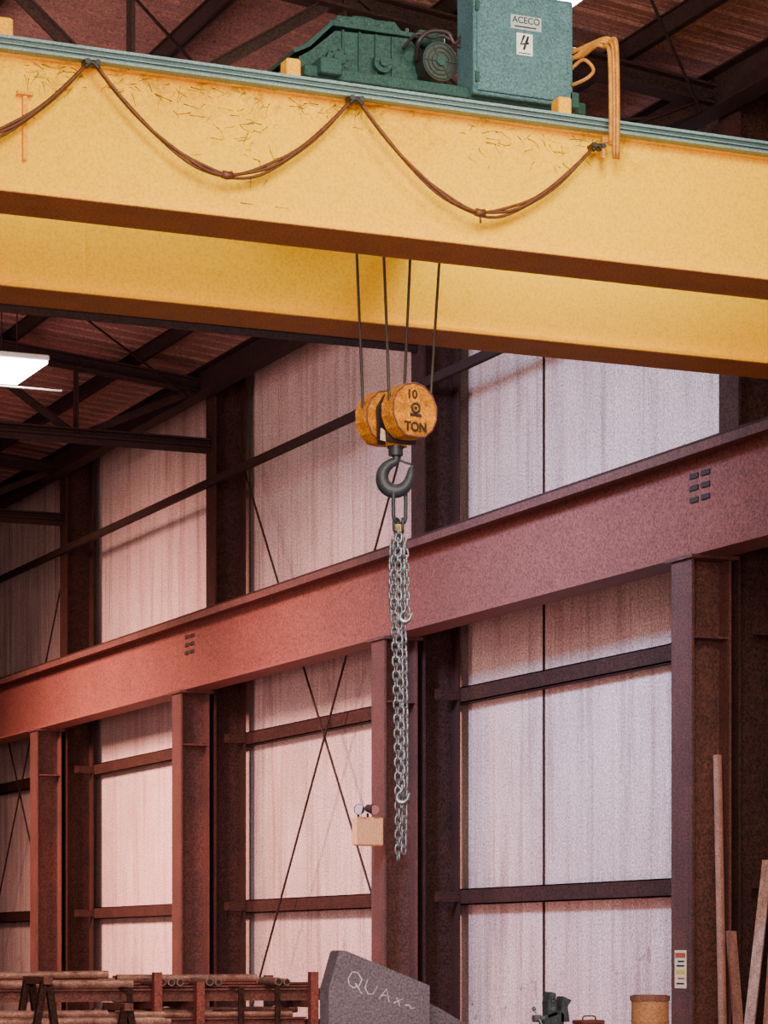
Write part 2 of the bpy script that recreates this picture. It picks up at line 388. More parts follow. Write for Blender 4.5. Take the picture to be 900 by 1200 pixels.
# ------------------------------------------------------------------ bridge crane
cr=empty('bridge_crane',(4.0,16.1,5.87),'yellow double-girder overhead bridge crane on the runway','crane')
GX0,GX1=-11.2,10.855
def girder(ya,yb,lab,ym):
    b=MB(); z0,z1=5.90,6.69
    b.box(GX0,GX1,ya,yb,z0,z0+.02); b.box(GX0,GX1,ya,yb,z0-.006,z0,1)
    b.box(GX0,GX1,ya+.05,ya+.062,z0+.02,z1-.02); b.box(GX0,GX1,yb-.062,yb-.05,z0+.02,z1-.02)
    b.box(GX0,GX1,ya,yb,z1-.02,z1)
    for x in (0.5,5.35 if ya>16 else 10.2): b.box(x-.004,x+.004,ya+.045,ya+.05,z0+.02,z1-.02)
    b.box(GX1-.015,GX1+.0,ya+.0,yb-.0,z0+.02,z1-.02)
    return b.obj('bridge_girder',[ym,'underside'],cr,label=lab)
girder(14.87,15.33,'yellow box girder with hanging festoon cable','yellow')
girder(16.98,17.44,'plain yellow box girder','yellow_plain')
for y in (15.12,17.23):
    b=MB(); b.box(GX0,GX1,y-.05,y+.05,6.69,6.702); b.box(GX0,GX1,y-.012,y+.012,6.702,6.735); b.box(GX0,GX1,y-.03,y+.03,6.735,6.765); b.obj('trolley_rail','rail',cr)
b=MB(); b.box(GX0,GX1,14.80,14.868,6.675,6.690); b.box(GX0,GX1,14.812,14.82,6.690,6.74,1); b.box(GX0,GX1,14.80,14.83,6.735,6.752); b.box(GX0,GX1,14.80,14.806,6.705,6.712)
b.obj('festoon_track',['rail','rail_dark'],cr)
for x in (4.21,5.96,7.76):
    MB().box(x-.045,x+.045,14.88,14.99,6.69,6.88,0,.008).obj('trolley_stop','yellow_dark',cr)
for (xa,xb) in ((10.86,11.06),(-11.5,-11.2)):
    b=MB(); b.box(xa,xb,14.55,17.45,5.74,6.05,0,.01)
    for yy in (14.85,17.25): b.cyl((xa+.07,yy,5.77),(xb-.07,yy,5.77),.10,20)
    b.obj('end_truck','yellow_dark',cr)
MB().box(4.315,4.338,14.885,14.92,6.09,6.455).obj('cable_bracket','yellow_dark',cr)
MB().box(4.28,4.37,14.87,14.92,6.455,6.475).obj('bracket_cap','yellow_dark',cr)
# dusty cobweb wisps hanging from the top edge of the web plate
rw=random.Random(21)
b=MB()
for (cx,sx,dz,nn) in ((4.50,.22,.10,26),(4.95,.25,.07,20),(5.62,.30,.28,46),(5.25,.20,.12,18),(6.0,.22,.07,16),(6.33,.12,.06,12),(7.25,.20,.10,20),(7.66,.16,.09,18),(7.95,.10,.05,10)):
    for k in range(nn):
        x=cx+rw.gauss(0,sx*.55); z=6.66-abs(rw.gauss(0,dz)); an=rw.choice((-1.2,-1.9,-.5,-2.6,.1,3.0))+rw.uniform(-.35,.35)
        L_=rw.uniform(.03,.13); P=[]; m=6
        for j in range(m):
            P.append((x,14.9175,min(6.665,max(6.0,z)))); x+=math.cos(an)*L_/m; z+=math.sin(an)*L_/m*.8; an+=rw.uniform(-.35,.35)
        r0=rw.uniform(.0010,.0026)
        b.tube(P,[r0*(1-.7*j/(m-1)) for j in range(m)],4)
b.obj('cobweb','web',cr,label='dark dusty cobweb strands',kind='stuff')

# ------------------------------------------------------------------ festoon cables
FH=[(3.06,6.66),(4.69,6.66),(6.32,6.66),(7.94,6.575)]
for i in range(3):
    (xa,za),(xb,zb)=FH[i],FH[i+1]
    low=(6.11,6.11,6.07)[i]
    e=empty('festoon_cable',((xa+xb)/2,14.82,low),'brown bundled festoon cable drooping in front of the yellow girder','cable','festoon cables')
    for k,(off,dz,dy) in enumerate(((0,0,0),(.010,.014,.014),(-.008,-.012,.004))):
        P=[]
        for j in range(33):
            t=j/32; x=xa+.02+(xb-xa-.04)*t
            zl=za+(zb-za)*t
            s_=1-abs(2*t-1)**1.75
            mid=(za+zb)/2-low
            wob=.007*math.sin(t*23+k*2+i)
            P.append((x+off*math.sin(math.pi*t),14.80-.02*math.sin(math.pi*t)+dy,zl-(mid+dz)*s_+wob*math.sin(math.pi*t)))
        MB().tube(P,.0095,8).obj('cable_strand','cable',e)
    xm=(xa+xb)/2
    MB().tube([(xm-.03,14.785,low+.005),(xm,14.785,low),(xm+.03,14.785,low+.005)],.024,10).obj('cable_tie','cable',e)
    if i==2: MB().tube([(xm,14.785,low),(xm+.004,14.785,low-.06)],.006,6).obj('cable_tail','cable',e)
for x,z in FH[:]:
    b=MB(); b.box(x-.045,x+.045,14.78,14.862,z-.01,z+.014,0,.006); b.cyl((x-.03,14.77,z+.0),(x-.03,14.85,z+.0),.017,12); b.cyl((x+.03,14.77,z),(x+.03,14.85,z),.017,12)
    b.tube(smooth_pts([(x-.04,14.79,z-.03),(x,14.79,z-.0),(x+.04,14.79,z-.03)]),.015,8)
    b.obj('cable_carrier','black',label='black cable carrier clip holding the festoon cable on its track',category='cable carrier',group='cable carriers')

# ------------------------------------------------------------------ trolley
tr=empty('crane_trolley',(7.1,16.1,6.79),'green hoist trolley with gearbox, motor and control cabinet on the girders','trolley')
b=MB()
for x in (6.25,7.85): b.box(x-.07,x+.07,15.0,17.35,6.86,6.96,0,.006)
for y in (15.12,17.23): b.box(6.1,8.0,y-.06,y+.06,6.85,6.92,0,.006)
for y in (15.75,16.75): b.box(6.3,7.8,y-.05,y+.05,6.88,6.97)
b.obj('trolley_frame','green_dark',tr)
for x in (6.3,7.8):
    for y in (15.12,17.23):
        b=MB(); b.cyl((x,y-.035,6.836),(x,y+.035,6.836),.07,24); b.cyl((x,y-.045,6.836),(x,y-.035,6.836),.082,24); b.obj('trolley_wheel','rail',tr)
b=MB()
poly=[(6.18,6.90),(6.18,7.06),(6.26,7.11),(6.42,7.25),(6.92,7.27),(6.97,7.21),(6.97,6.90)]
b.prism(poly,lambda x,z:(x,15.35,z),lambda x,z:(x,15.95,z)); b.obj('gearbox_body','green_dark',tr,bevel=.012)
b=MB(); b.prism([(6.14,7.07),(6.24,7.12),(6.40,7.28),(6.39,7.30),(6.22,7.14),(6.13,7.09)],lambda x,z:(x,15.32,z),lambda x,z:(x,15.98,z))
b.box(6.39,6.96,15.32,15.98,7.27,7.30)
for k in range(6): b.cyl((6.44+k*.09,15.33,7.30),(6.44+k*.09,15.33,7.32),.012,8)
for k in range(4): b.box(6.46+k*.11,6.475+k*.11,15.335,15.36,6.95,7.26)
b.box(6.97,7.01,15.4,15.9,6.98,7.22)
b.obj('gearbox_flange','green_dark',tr,bevel=.003)
b=MB(); b.prism([(6.41,7.30),(6.46,7.365),(6.84,7.375),(6.91,7.30)],lambda x,z:(x,15.40,z),lambda x,z:(x,15.88,z))
b.cyl((6.50,15.6,7.365),(6.50,15.6,7.40),.02,12); b.tube(smooth_pts([(6.6,15.5,7.365),(6.6,15.5,7.405),(6.74,15.5,7.405),(6.74,15.5,7.365)],4),.008,8)
b.obj('gearbox_lid','green_dark',tr,bevel=.006)
b=MB(); b.cyl((6.42,15.34,7.06),(6.42,15.30,7.06),.075,24); b.cyl((6.42,15.30,7.06),(6.42,15.27,7.06),.038,16)
for k in range(8):
    t=k*math.pi/4; b.cyl((6.42+.06*math.cos(t),15.305,7.06+.06*math.sin(t)),(6.42+.06*math.cos(t),15.29,7.06+.06*math.sin(t)),.008,6)
b.obj('bearing_cap','green_dark',tr)
b=MB(); b.cyl((6.72,15.34,7.08),(6.72,15.30,7.08),.06,24); b.cyl((6.72,15.30,7.08),(6.72,15.28,7.08),.028,16)
b.obj('bearing_cap','green_dark',tr)
b=MB(); c=Vector((7.07,0,7.11))
b.cyl((c.x,15.30,c.z),(c.x,15.72,c.z),.118,32)
for k in range(20):
    t=2*math.pi*k/20; p=Vector((c.x+.123*math.cos(t),0,c.z+.123*math.sin(t)))
    b.bar((p.x,15.36,p.z),(p.x,15.70,p.z),.006,.03)
b.box(6.98,7.17,15.35,15.65,6.95,7.0)
b.obj('motor_body','green_dark',tr)
b=MB(); b.cyl((c.x,15.22,c.z),(c.x,15.33,c.z),.120,32); 
for r in (.03,.057,.084,.11):
    b.tube([(c.x+r*math.cos(t*math.pi/12),15.215,c.z+r*math.sin(t*math.pi/12)) for t in range(24)],.003,6,1,True)
b.cyl((c.x,15.22,c.z),(c.x,15.205,c.z),.03,16,1)
for k in range(6):
    t=k*math.pi/3; b.cyl((c.x,15.215,c.z),(c.x+.11*math.cos(t),15.215,c.z+.11*math.sin(t)),.003,6,1)
b.obj('fan_cover',['black','green_dark'],tr)
b=MB(); b.box(6.97,7.15,15.32,15.55,7.23,7.33,0,.01); b.obj('terminal_box','green_dark',tr)
b=MB()
b.tube(smooth_pts([(6.94,15.30,7.12),(6.91,15.20,7.20),(6.98,15.19,7.27),(7.1,15.19,7.28),(7.15,15.19,7.22),(7.2,15.19,7.27)]),.014,8)
b.tube(smooth_pts([(6.85,15.30,7.18),(6.9,15.2,7.25),(7.0,15.2,7.24),(7.08,15.2,7.26),(7.2,15.19,7.20)]),.011,8)
b.obj('motor_cable','rope',tr)
b=MB(); b.cyl((6.55,16.25,7.08),(7.75,16.25,7.08),.16,32)
for k in range(24): b.tube([(6.62+k*.045,16.25+.165*math.cos(t*math.pi/10),7.08+.165*math.sin(t*math.pi/10)) for t in range(20)],.009,6,0,True)
b.cyl((6.5,16.25,7.08),(6.55,16.25,7.08),.21,32); b.cyl((7.75,16.25,7.08),(7.8,16.25,7.08),.21,32)
b.obj('rope_drum','hook',tr)
cx0,cx1,cz0,cz1,cy0,cy1=7.19,7.875,6.865,7.52,15.0,15.24
b=MB(); b.box(cx0,cx1,cy0,cy1,cz0,cz1,0,.008); b.box(cx0+.05,cx1-.05,cy1-.15,cy1+.05,cz0-.015,cz0)
cab=b.obj('control_cabinet','green',tr)
b=MB(); b.box(cx0+.02,cx1-.02,cy0-.014,cy0,cz0+.02,cz1-.02,0,.005); b.box(cx1-.05,cx1-.03,cy0-.022,cy0-.012,cz0+.2,cz0+.27)
door=b.obj('cabinet_door','green',cab)
for z in (cz0+.1,cz1-.12):
    MB().box(cx0+.005,cx0+.03,cy0-.022,cy0-.012,z-.03,z+.03).obj('hinge','green_dark',cab)
pl=MB().box(7.435,7.645,cy0-.018,cy0-.012,7.292,7.378).obj('name_plate','bluewhite',cab,label='pale blue-grey maker plate with dark lettering')
text_obj('plate_lettering','ACECO',.056,(7.54,cy0-.0185,7.348),(math.radians(90),0,0),'black',cab,.0008,bold=.001)
MB().box(7.46,7.61,cy0-.0195,cy0-.018,7.304,7.313).obj('plate_small_print','black',cab)
MB().box(7.475,7.585,cy0-.018,cy0-.012,7.135,7.27).obj('number_plate','white',cab,label='white plate with a hand-drawn black 4')
f4=lambda u,v:(7.502+u*.054,cy0-.0195,7.168+v*.088)
strokes([[(.45,1.0),(.0,.36),(1.0,.50)],[(.95,.95),(.38,0)]],f4,.0076).obj('plate_number','black',cab)
MB().box(7.49,7.57,cy0-.0195,cy0-.018,7.144,7.150).obj('number_plate_print','black',cab)
for k,(dx,zt) in enumerate(((0,7.25),(.026,7.275),(-.026,7.225),(.012,7.262))):
    xx=8.035+dx; yk=14.76-.018*(k==3)
    b=MB(); b.tube(smooth_pts([(7.87,15.1,zt-.09+.03*k),(7.93,14.98,zt-.04),(xx-.05,14.86,zt-.01),(xx-.012,14.83,zt-.02),(xx,yk+.02,zt-.06),(xx,yk,6.9),(xx,yk,6.50 if k!=2 else 6.58)],5),.0125,8)
    b.obj('cable_conduit','conduit',tr)
b=MB(); b.tube(smooth_pts([(7.87,15.05,7.10),(7.92,14.95,7.15),(7.965,14.9,7.08),(7.92,14.9,7.02),(7.87,15.0,7.0)],5),.011,8)
b.obj('cable_loop','conduit',tr)
b=MB(); b.box(7.96,8.085,14.775,14.80,6.60,6.63); b.box(7.96,7.98,14.775,14.80,6.50,6.60)
b.obj('conduit_clamp','conduit',tr)

# ------------------------------------------------------------------ hook block
phi=math.atan2(.213,.977)
C=Vector((7.185,16.15,5.10)); U=Vector((math.cos(phi),math.sin(phi),0)); NN=Vector((math.sin(phi),-math.cos(phi),0)); Z=Vector((0,0,1))
hb=empty('hook_block',C-Z*.55,'worn orange two-sheave crane hook block reading 10 TON','hook block')
def disc_outline(R,flat):
    out=[]
    for i in range(14):
        t=2*math.pi*(i+.5)/14; x=R*math.cos(t)*1.0; z=R*math.sin(t)*1.02
        z=max(z,-flat)
        out.append((x,z))
    return out
SO=.145
for s_,nm in ((SO,'sheave_housing'),(-SO,'sheave_housing')):
    b=MB(); R=.180
    f0=lambda x,z:C+NN*(s_-.068)+U*x+Z*z; f1=lambda x,z:C+NN*(s_+.058)+U*x+Z*z
    b.prism(disc_outline(R,R*.95),f0,f1)
    b.cyl(C+NN*(s_+.058),C+NN*(s_+.063),.125,14,0)
    for k in range(6):
        t=k*math.pi/3; p=C+NN*(s_+.058)+U*.155*math.cos(t)+Z*.155*math.sin(t)
        b.cyl(p,p+NN*.006,.008,6)
    o=b.obj(nm,'block',hb,bevel=.008)
    cc=C+NN*(s_+.0655)
    b=MB(); b.tube([cc+Z*.016+U*.030*math.cos(t*math.pi/10)+Z*.030*math.sin(t*math.pi/10) for t in range(20)],.008,6,0,True)
    b.cyl(cc+Z*.016-NN*.002,cc+Z*.016+NN*.002,.012,12)
    b.bar(cc-Z*.030-U*.045,cc-Z*.030+U*.045,.004,.02)
    b.obj('emblem','faded',o)
    text_obj('capacity_number','10',.078,cc+Z*.100-U*.030+NN*.001,(math.radians(90),0,phi),'faded',o,.0012,bold=.002,sx=1.1)
    text_obj('capacity_text','TON',.080,cc-Z*.108+U*.0+NN*.001 ,(math.radians(90),0,phi),'faded',o,.0012,bold=.003)
    b=MB(); b.tube([C+NN*(s_+.058)+U*x*1.0+Z*z*1.0 for x,z in disc_outline(R-.004,(R-.004)*.95)],.006,6,0,True); b.obj('worn_rim','rust',o)
for s_ in (SO,-SO):
    b=MB(); b.cyl(C+NN*(s_-.03),C+NN*(s_+.03),.155,32); 
    b.obj('sheave','rope',hb)
b=MB(); b.cyl(C-NN*.23,C+NN*.205,.03,20); b.cyl(C-NN*.23,C-NN*.21,.045,6)
b.obj('sheave_pin','hook',hb)
for o_ in (-.05,.05):
    b=MB(); b.prism([(-.11,-.19),(.11,-.19),(.12,.05),(.06,.14),(-.06,.14),(-.12,.05)],lambda x,z:C+NN*(o_-.012)+U*x+Z*z,lambda x,z:C+NN*(o_+.012)+U*x+Z*z)
    b.obj('cheek_plate','rope',hb)
b=MB(); b.prism([(-.06,-.20),(.06,-.20),(.06,-.12),(-.06,-.12)],lambda x,z:C-NN*.037+U*x+Z*z,lambda x,z:C+NN*.037+U*x+Z*z)
b.obj('crosshead','block',hb)
b=MB(); p=C-U*.135+NN*.03-Z*.14; b.prism([(-.018,-.040),(.020,-.045),(.016,.025),(-.014,.038)],lambda x,z:p+U*x+Z*z,lambda x,z:p+NN*.008+U*x+Z*z); b.obj('paper_tag','aged',hb,label='small pale tag')
R_=Vector((math.cos(A),-math.sin(A),0)); F_=Vector((math.sin(A),math.cos(A),0))
HC=Vector((7.18,16.15,4.70))
HP=[(0,.22),(0,.15),(0,.105),(-.03,.09),(-.068,.058),(-.088,.01),(-.08,-.045),(-.042,-.082),(.012,-.09),(.06,-.066),(.088,-.018),(.096,.035),(.108,.075)]
HR=[.024,.024,.027,.031,.037,.042,.045,.047,.045,.040,.032,.022,.008]
pts=smooth_pts([HC+R_*x+Z*z for x,z in HP],5)
rad=[]
for i in range(len(HR)-1):
    for j in range(5): rad.append(HR[i]+(HR[i+1]-HR[i])*j/5)
rad.append(HR[-1])
b=MB().tube(pts,rad,14); b.cyl(HC+Z*.14,HC+Z*.185,.048,20); b.cyl(HC+Z*.185,HC+Z*.2,.055,6)
b.obj('hook','hook',hb)
b=MB().tube(smooth_pts([HC+Z*.12+R_*.015,HC+Z*.10+R_*.05,HC+Z*.085+R_*.102],4),.008,8); b.obj('safety_latch','hook',hb)
rp=empty('hoist_rope',(7.2,16.2,5.1),'dark steel wire hoist rope with four falls to the hook block','rope')
for s_,side,xt,yt in ((SO,-1,7.04,16.10),(SO,1,7.525,16.10),(-SO,-1,6.90,16.22),(-SO,1,7.35,16.22)):
    p=C+NN*s_+U*side*.16; 
    MB().cyl(p,(xt,yt,6.915),.010,8).obj('rope_fall','rope',rp)

# ------------------------------------------------------------------ chain sling
cs=empty('chain_sling',(7.18,16.15,2.2),'multi-leg steel chain sling hanging from the crane hook','chain sling')
def stad(c,axv,sidev,L,W,r,n=5,seg=6,b=None,mi=0):
    pts=[]; h=L/2-W/2
    for k in range(n+1):
        t=math.pi*k/n; pts.append(c+axv*(h+W/2*math.sin(t))+sidev*(W/2*math.cos(t)))
    for k in range(n+1):
        t=math.pi+math.pi*k/n; pts.append(c+axv*(-h+W/2*math.sin(t))+sidev*(W/2*math.cos(t)))
    b.tube(pts,r,seg,mi,True)
b=MB(); mc=HC-Z*.18+R_*.005
stad(mc+R_*.02,Z,(R_*.8+F_*.6).normalized(),.25,.10,.013,8,10,b); b.obj('master_link','hook',cs)
b=MB(); b.bar(mc-Z*.13+R_*.02-F_*.02,mc-Z*.175+R_*.02-F_*.02,.045,.012); b.obj('load_tag','tagyellow',cs)
for k,o_ in enumerate((-.02,.02)):
    b=MB(); stad(mc-Z*.135+R_*(.02+o_),Z,F_ if k else (R_+F_).normalized(),.09,.05,.010,6,8,b)
    b.obj('connecting_link','hook',cs)
def strand(path,pitch=.047,tw=0.3):
    P=smooth_pts(path,8); b=MB(); 
    seg=[0]
    for i in range(1,len(P)): seg.append(seg[-1]+(P[i]-P[i-1]).length)
    s=pitch/2; j=0; k=0
    while s<seg[-1]:
        while seg[j+1]<s: j+=1
        t=(s-seg[j])/(seg[j+1]-seg[j]); c=P[j].lerp(P[j+1],t); d=(P[j+1]-P[j]).normalized()
        ang=tw+(math.pi/2 if k%2 else 0)
        sd=(R_*math.cos(ang)+F_*math.sin(ang)); sd=(sd-d*sd.dot(d)).normalized()
        stad(c,d,sd,.064,.040,.0075,4,6,b); s+=pitch; k+=1
    return b
T=mc-Z*.15
def pt(dx,z,dy=0): return Vector((HC.x,HC.y,0))+R_*dx+F_*dy+Z*z
paths=[[pt(.02,T.z),pt(-.010,4.15),pt(-.014,3.85),pt(-.002,3.5),pt(.008,3.1),pt(.014,2.7),pt(.016,2.20)],
       [pt(.03,T.z),pt(.042,4.15),pt(.046,3.85),pt(.056,3.5),pt(.062,3.0),pt(.060,2.7),pt(.050,2.24)],
       [pt(.02,T.z,-.03),pt(.015,4.15,-.045),pt(.02,3.75,-.04),pt(.030,3.3,-.03),pt(.037,2.9,-.03),pt(.037,2.62,-.03)],
       [pt(.03,T.z,.02),pt(.062,4.2,.02),pt(.068,3.95,.02),pt(.072,3.82,.02)],
       [pt(.02,T.z,.02),pt(-.020,4.25,.04),pt(-.026,3.95,.04),pt(-.014,3.8,.03)],
       [pt(.02,T.z,.04),pt(.03,4.2,.06),pt(.034,3.95,.05),pt(.035,3.70,.04)]]
for i,p in enumerate(paths):
    strand(p,tw=.35+.5*i).obj('chain_leg','chain',cs)
def small_hook(c,s=1.0,flip=1):
    q=[(0,.07),(0,.03),(-.025,.01),(-.035,-.02),(-.02,-.045),(.01,-.05),(.035,-.03),(.045,0),(.055,.012)]
    r=[.009,.010,.013,.016,.017,.016,.013,.010,.004]
    pts=smooth_pts([c+R_*x*s*flip+Z*z*s for x,z in q],4); rr=[]
    for i in range(len(r)-1):
        for j in range(4): rr.append((r[i]+(r[i+1]-r[i])*j/4)*s)
    rr.append(r[-1]*s)
    return MB().tube(pts,rr,8)
small_hook(pt(.06,3.80,.0)-F_*.05,.9).obj('sling_hook','chain',cs)
small_hook(pt(.04,2.63,-.05),.95).obj('sling_hook','chain',cs)

# ------------------------------------------------------------------ emergency light
em=empty('emergency_light',(10.56,24.47,2.66),'orange-tan emergency light with two lamp heads on a column','emergency light')
MB().box(10.42,10.72,24.40,24.50,2.66,2.94,0,.012).obj('battery_box','cream',em)
MB().box(10.66,10.77,24.50,24.53,2.73,2.87).obj('mounting_bracket','maroon',em)
for x,dx,gm in ((10.47,-.03,'glass'),(10.57,.03,'redlens')):
    b=MB(); b.cyl((x,24.45,2.93),(x,24.45,2.98),.012,8)
    b.cyl((x,24.46,3.03),(x+dx,24.36,3.01),.035,20,0,.054); b.cyl((x+dx,24.36,3.01),(x+dx,24.352,3.008),.048,20,1)
    b.obj('lamp_head',['dark_steel',gm],em)
b=MB(); b.box(10.766,10.7699,18.60,18.78,1.33,1.63)
b.box(10.765,10.766,18.61,18.77,1.57,1.61,1); b.box(10.765,10.766,18.62,18.76,1.44,1.475,2)
for r,(z,mi_) in enumerate(((1.36,3),(1.40,1),(1.50,3),(1.535,3))): b.box(10.765,10.766,18.63,18.75-.02*(r%2),z,z+.014,mi_)
b.obj('notice_sticker',['aged','redprint','yellowprint','slot'],label='small yellowed notice sticker with red print on the column',category='sticker')

# ------------------------------------------------------------------ leaning stock by the near column
def leaner(p,q,r,m,name,label,cat,flat=None):
    b=MB()
    if flat: b.bar(p,q,flat[0],flat[1])
    else: b.cyl(p,q,r,14)
    b.obj(name,m,label=label,category=cat)
leaner((10.965,18.34,.0),(10.975,18.475,3.16),.034,'redwood','steel_pole','slim rusty pole leaning against the steel column','pole')
leaner((11.06,18.15,0),(11.09,18.46,1.78),0,'wood','wood_plank','weathered plank leaning upright beside the column','plank',(.08,.03))
leaner((10.72,17.80,0),(11.45,18.50,2.34),0,'paleplank','wood_plank','pale weathered plank leaning against the wall column','plank',(.08,.03))
leaner((10.80,17.60,0),(11.52,18.50,1.95),0,'wood','wood_plank','brown weathered plank leaning against the wall column','plank',(.06,.03))

# ------------------------------------------------------------------ bench, vise, tub, toolbox
wb=empty('workbench',(9.0,16.95,0),'steel workbench with thick top','workbench')
MB().box(8.2,9.75,16.55,17.35,.90,.98,0,.008).obj('bench_top','rust',wb)
for x in (8.3,9.65):
    for y in (16.62,17.28): MB().box(x-.04,x+.04,y-.04,y+.04,0,.90).obj('leg','dark_steel',wb)
MB().box(8.34,9.61,16.6,16.64,.3,.36).obj('stretcher','dark_steel',wb)
vx,vy=8.63,16.75
vi=empty('bench_vise',(vx,vy,.98),'dark teal-grey bench vise with pale screw bolted on the workbench','vise')
b=MB(); b.cyl((vx,vy,.98),(vx,vy,1.02),.08,24)
for k in range(4):
    t=k*math.pi/2+.6; b.cyl((vx+.062*math.cos(t),vy+.062*math.sin(t),1.02),(vx+.062*math.cos(t),vy+.062*math.sin(t),1.035),.009,6)
b.cyl((vx,vy,1.02),(vx,vy,1.09),.055,24,0,.04); b.prism([(-.08,1.08),(.07,1.08),(.07,1.18),(.045,1.21),(-.05,1.18),(-.08,1.14)],lambda x,z:(vx+x,vy-.045,z),lambda x,z:(vx+x,vy+.045,z))
b.obj('base','vise',vi,bevel=.006)
b=MB(); b.bar((vx-.015,vy-.06,1.30),(vx-.015,vy+.06,1.30),.035,.045); b.prism([(-.05,1.16),(.02,1.18),(.005,1.33),(-.035,1.34),(-.055,1.27)],lambda x,z:(vx+x,vy-.045,z),lambda x,z:(vx+x,vy+.045,z))
b.cyl((vx-.02,vy-.05,1.22),(vx-.02,vy-.06,1.22),.016,12,1); b.cyl((vx-.02,vy-.05,1.28),(vx-.02,vy-.06,1.28),.010,6,1); b.obj('fixed_jaw',['vise','chain'],vi,bevel=.004)
b=MB(); b.prism([(.05,1.13),(.115,1.13),(.10,1.24),(.13,1.28),(.06,1.31),(.05,1.24)],lambda x,z:(vx+x,vy-.045,z),lambda x,z:(vx+x,vy+.045,z)); b.obj('moving_jaw','vise',vi,bevel=.004)
b=MB(); b.cyl((vx+.1,vy,1.155),(vx-.13,vy,1.155),.015,14); b.cyl((vx-.11,vy-.08,1.10),(vx-.11,vy+.06,1.22),.006,10); b.cyl((vx-.11,vy-.09,1.092),(vx-.11,vy-.07,1.108),.013,10); b.cyl((vx-.11,vy+.05,1.212),(vx-.11,vy+.07,1.228),.013,10); b.cyl((vx-.145,vy,1.155),(vx-.09,vy,1.155),.026,14)
b.obj('screw_handle','chain',vi)
tb=empty('toolbox',(8.96,16.8,.98),'small dull brown-red steel toolbox on the workbench','toolbox')
MB().box(8.87,9.04,16.75,16.9,.98,1.11,0,.008).obj('box_body','red',tb)
b=MB(); b.box(8.865,9.045,16.745,16.905,1.11,1.14,0,.006); b.tube(smooth_pts([(8.91,16.825,1.14),(8.92,16.825,1.165),(9.0,16.825,1.165),(9.01,16.825,1.14)],4),.006,8); b.obj('lid','red',tb)
DX=9.46
dr=empty('fiber_drum',(DX,16.85,.98),'yellow-tan fiber drum with rim standing on the workbench','drum')
b=MB(); b.cyl((DX,16.85,.98),(DX,16.85,1.27),.132,36); 
for z in (1.0,1.12): b.cyl((DX,16.85,z),(DX,16.85,z+.012),.136,36)
b.obj('drum_body','tan',dr)
b=MB(); b.cyl((DX,16.85,1.27),(DX,16.85,1.305),.142,36); b.cyl((DX,16.85,1.305),(DX,16.85,1.312),.125,36); b.obj('drum_lid','wood',dr)

# ------------------------------------------------------------------ grey thick plate offcuts
gp=empty('steel_plate',(5.7,13.1,0),'thick dark grey steel plate with chalk marks standing upright','steel plate')
b=MB(); poly=[(5.40,0),(5.40,1.42),(5.458,1.612),(5.475,1.62),(5.50,1.616),(5.975,1.434),(5.975,0)]
b.prism(poly,lambda x,z:(x,13.0,z),lambda x,z:(x,13.12,z),0,1); b.obj('plate_body',['plate','plate_edge'],gp,bevel=.003)
tilt=math.radians(-20)
def fc(u,v,s=.106): 
    x=u*s; z=v*s; return (5.50+x*math.cos(tilt)-z*math.sin(tilt)*.6,12.9995,1.435+x*math.sin(tilt)+z*math.cos(tilt)*.85)
L_=[[(.15,.05),(0,.45),(.12,.92),(.42,.98),(.72,.7),(.66,.3),(.38,.04),(.12,.12)],[(.42,.35),(.9,-.12)],
    [(1.03,.85),(.98,.3),(1.22,.0),(1.48,.12),(1.62,.7)],[(1.85,-.04),(2.12,.72),(2.42,.03)],[(1.92,.26),(2.4,.36)],
    [(2.75,.45),(3.05,.02)],[(3.12,.52),(2.68,.08)],[(3.3,.2),(3.5,.3),(3.65,.15),(3.85,.25)]]
strokes(L_,fc,.0038).obj('chalk_writing','chalk',gp)
b=MB(); poly=[(5.97,0),(5.97,1.37),(6.12,1.30),(6.26,1.22),(6.40,1.12),(6.40,0)]
b.prism(poly,lambda x,z:(x,13.14,z),lambda x,z:(x,13.30,z),0,0)
b.obj('steel_plate','plate',label='dark steel plate offcut with sloped top edge standing upright',category='steel plate',bevel=.005)

# ------------------------------------------------------------------ rusty stock rack
DZ=-.02
rk=empty('stock_rack',(6.4,18.8,0),'rusty steel rack holding beams and tubes','rack')
def ibeam(name,p,L,h,w,m,parent=None,**kw):
    b=MB(); b.prism(b.iprof(h,w,.012,.01),lambda y,z:(p[0],p[1]+y,p[2]+h/2+z),lambda y,z:(p[0]+L,p[1]+y,p[2]+h/2+z)); return b.obj(name,m,parent,**kw)
for x in (4.95,6.30,6.62,7.50):
    for y in (18.35,19.25):
        MB().box(x-.03,x+.03,y-.03,y+.03,0,(1.47 if y<19 else 1.44) if x!=6.62 else 1.40).obj('post','redsteel',rk)
    for z in (.5,1.06+DZ,1.28+DZ):
        MB().box(x-.025,x+.025,18.38,19.22,z-.05,z).obj('cross_arm','rust',rk)
for (x,y,z,L,h,w,m) in ((4.9,18.55,1.28,2.85,.09,.09,'rust'),(5.3,18.75,1.28,2.35,.11,.09,'rust'),(5.9,18.98,1.28,1.85,.13,.10,'redsteel'),
                        (4.8,18.52,1.06,2.7,.10,.09,'rust'),(5.0,18.68,1.06,2.75,.08,.09,'rust'),(4.9,18.9,1.06,2.6,.12,.10,'rust')):
    ibeam('steel_beam',(x,y,z+DZ),L,h,w,m,label='rusty steel I-beam lying on the stock rack',category='steel beam',group='beams on the rack')
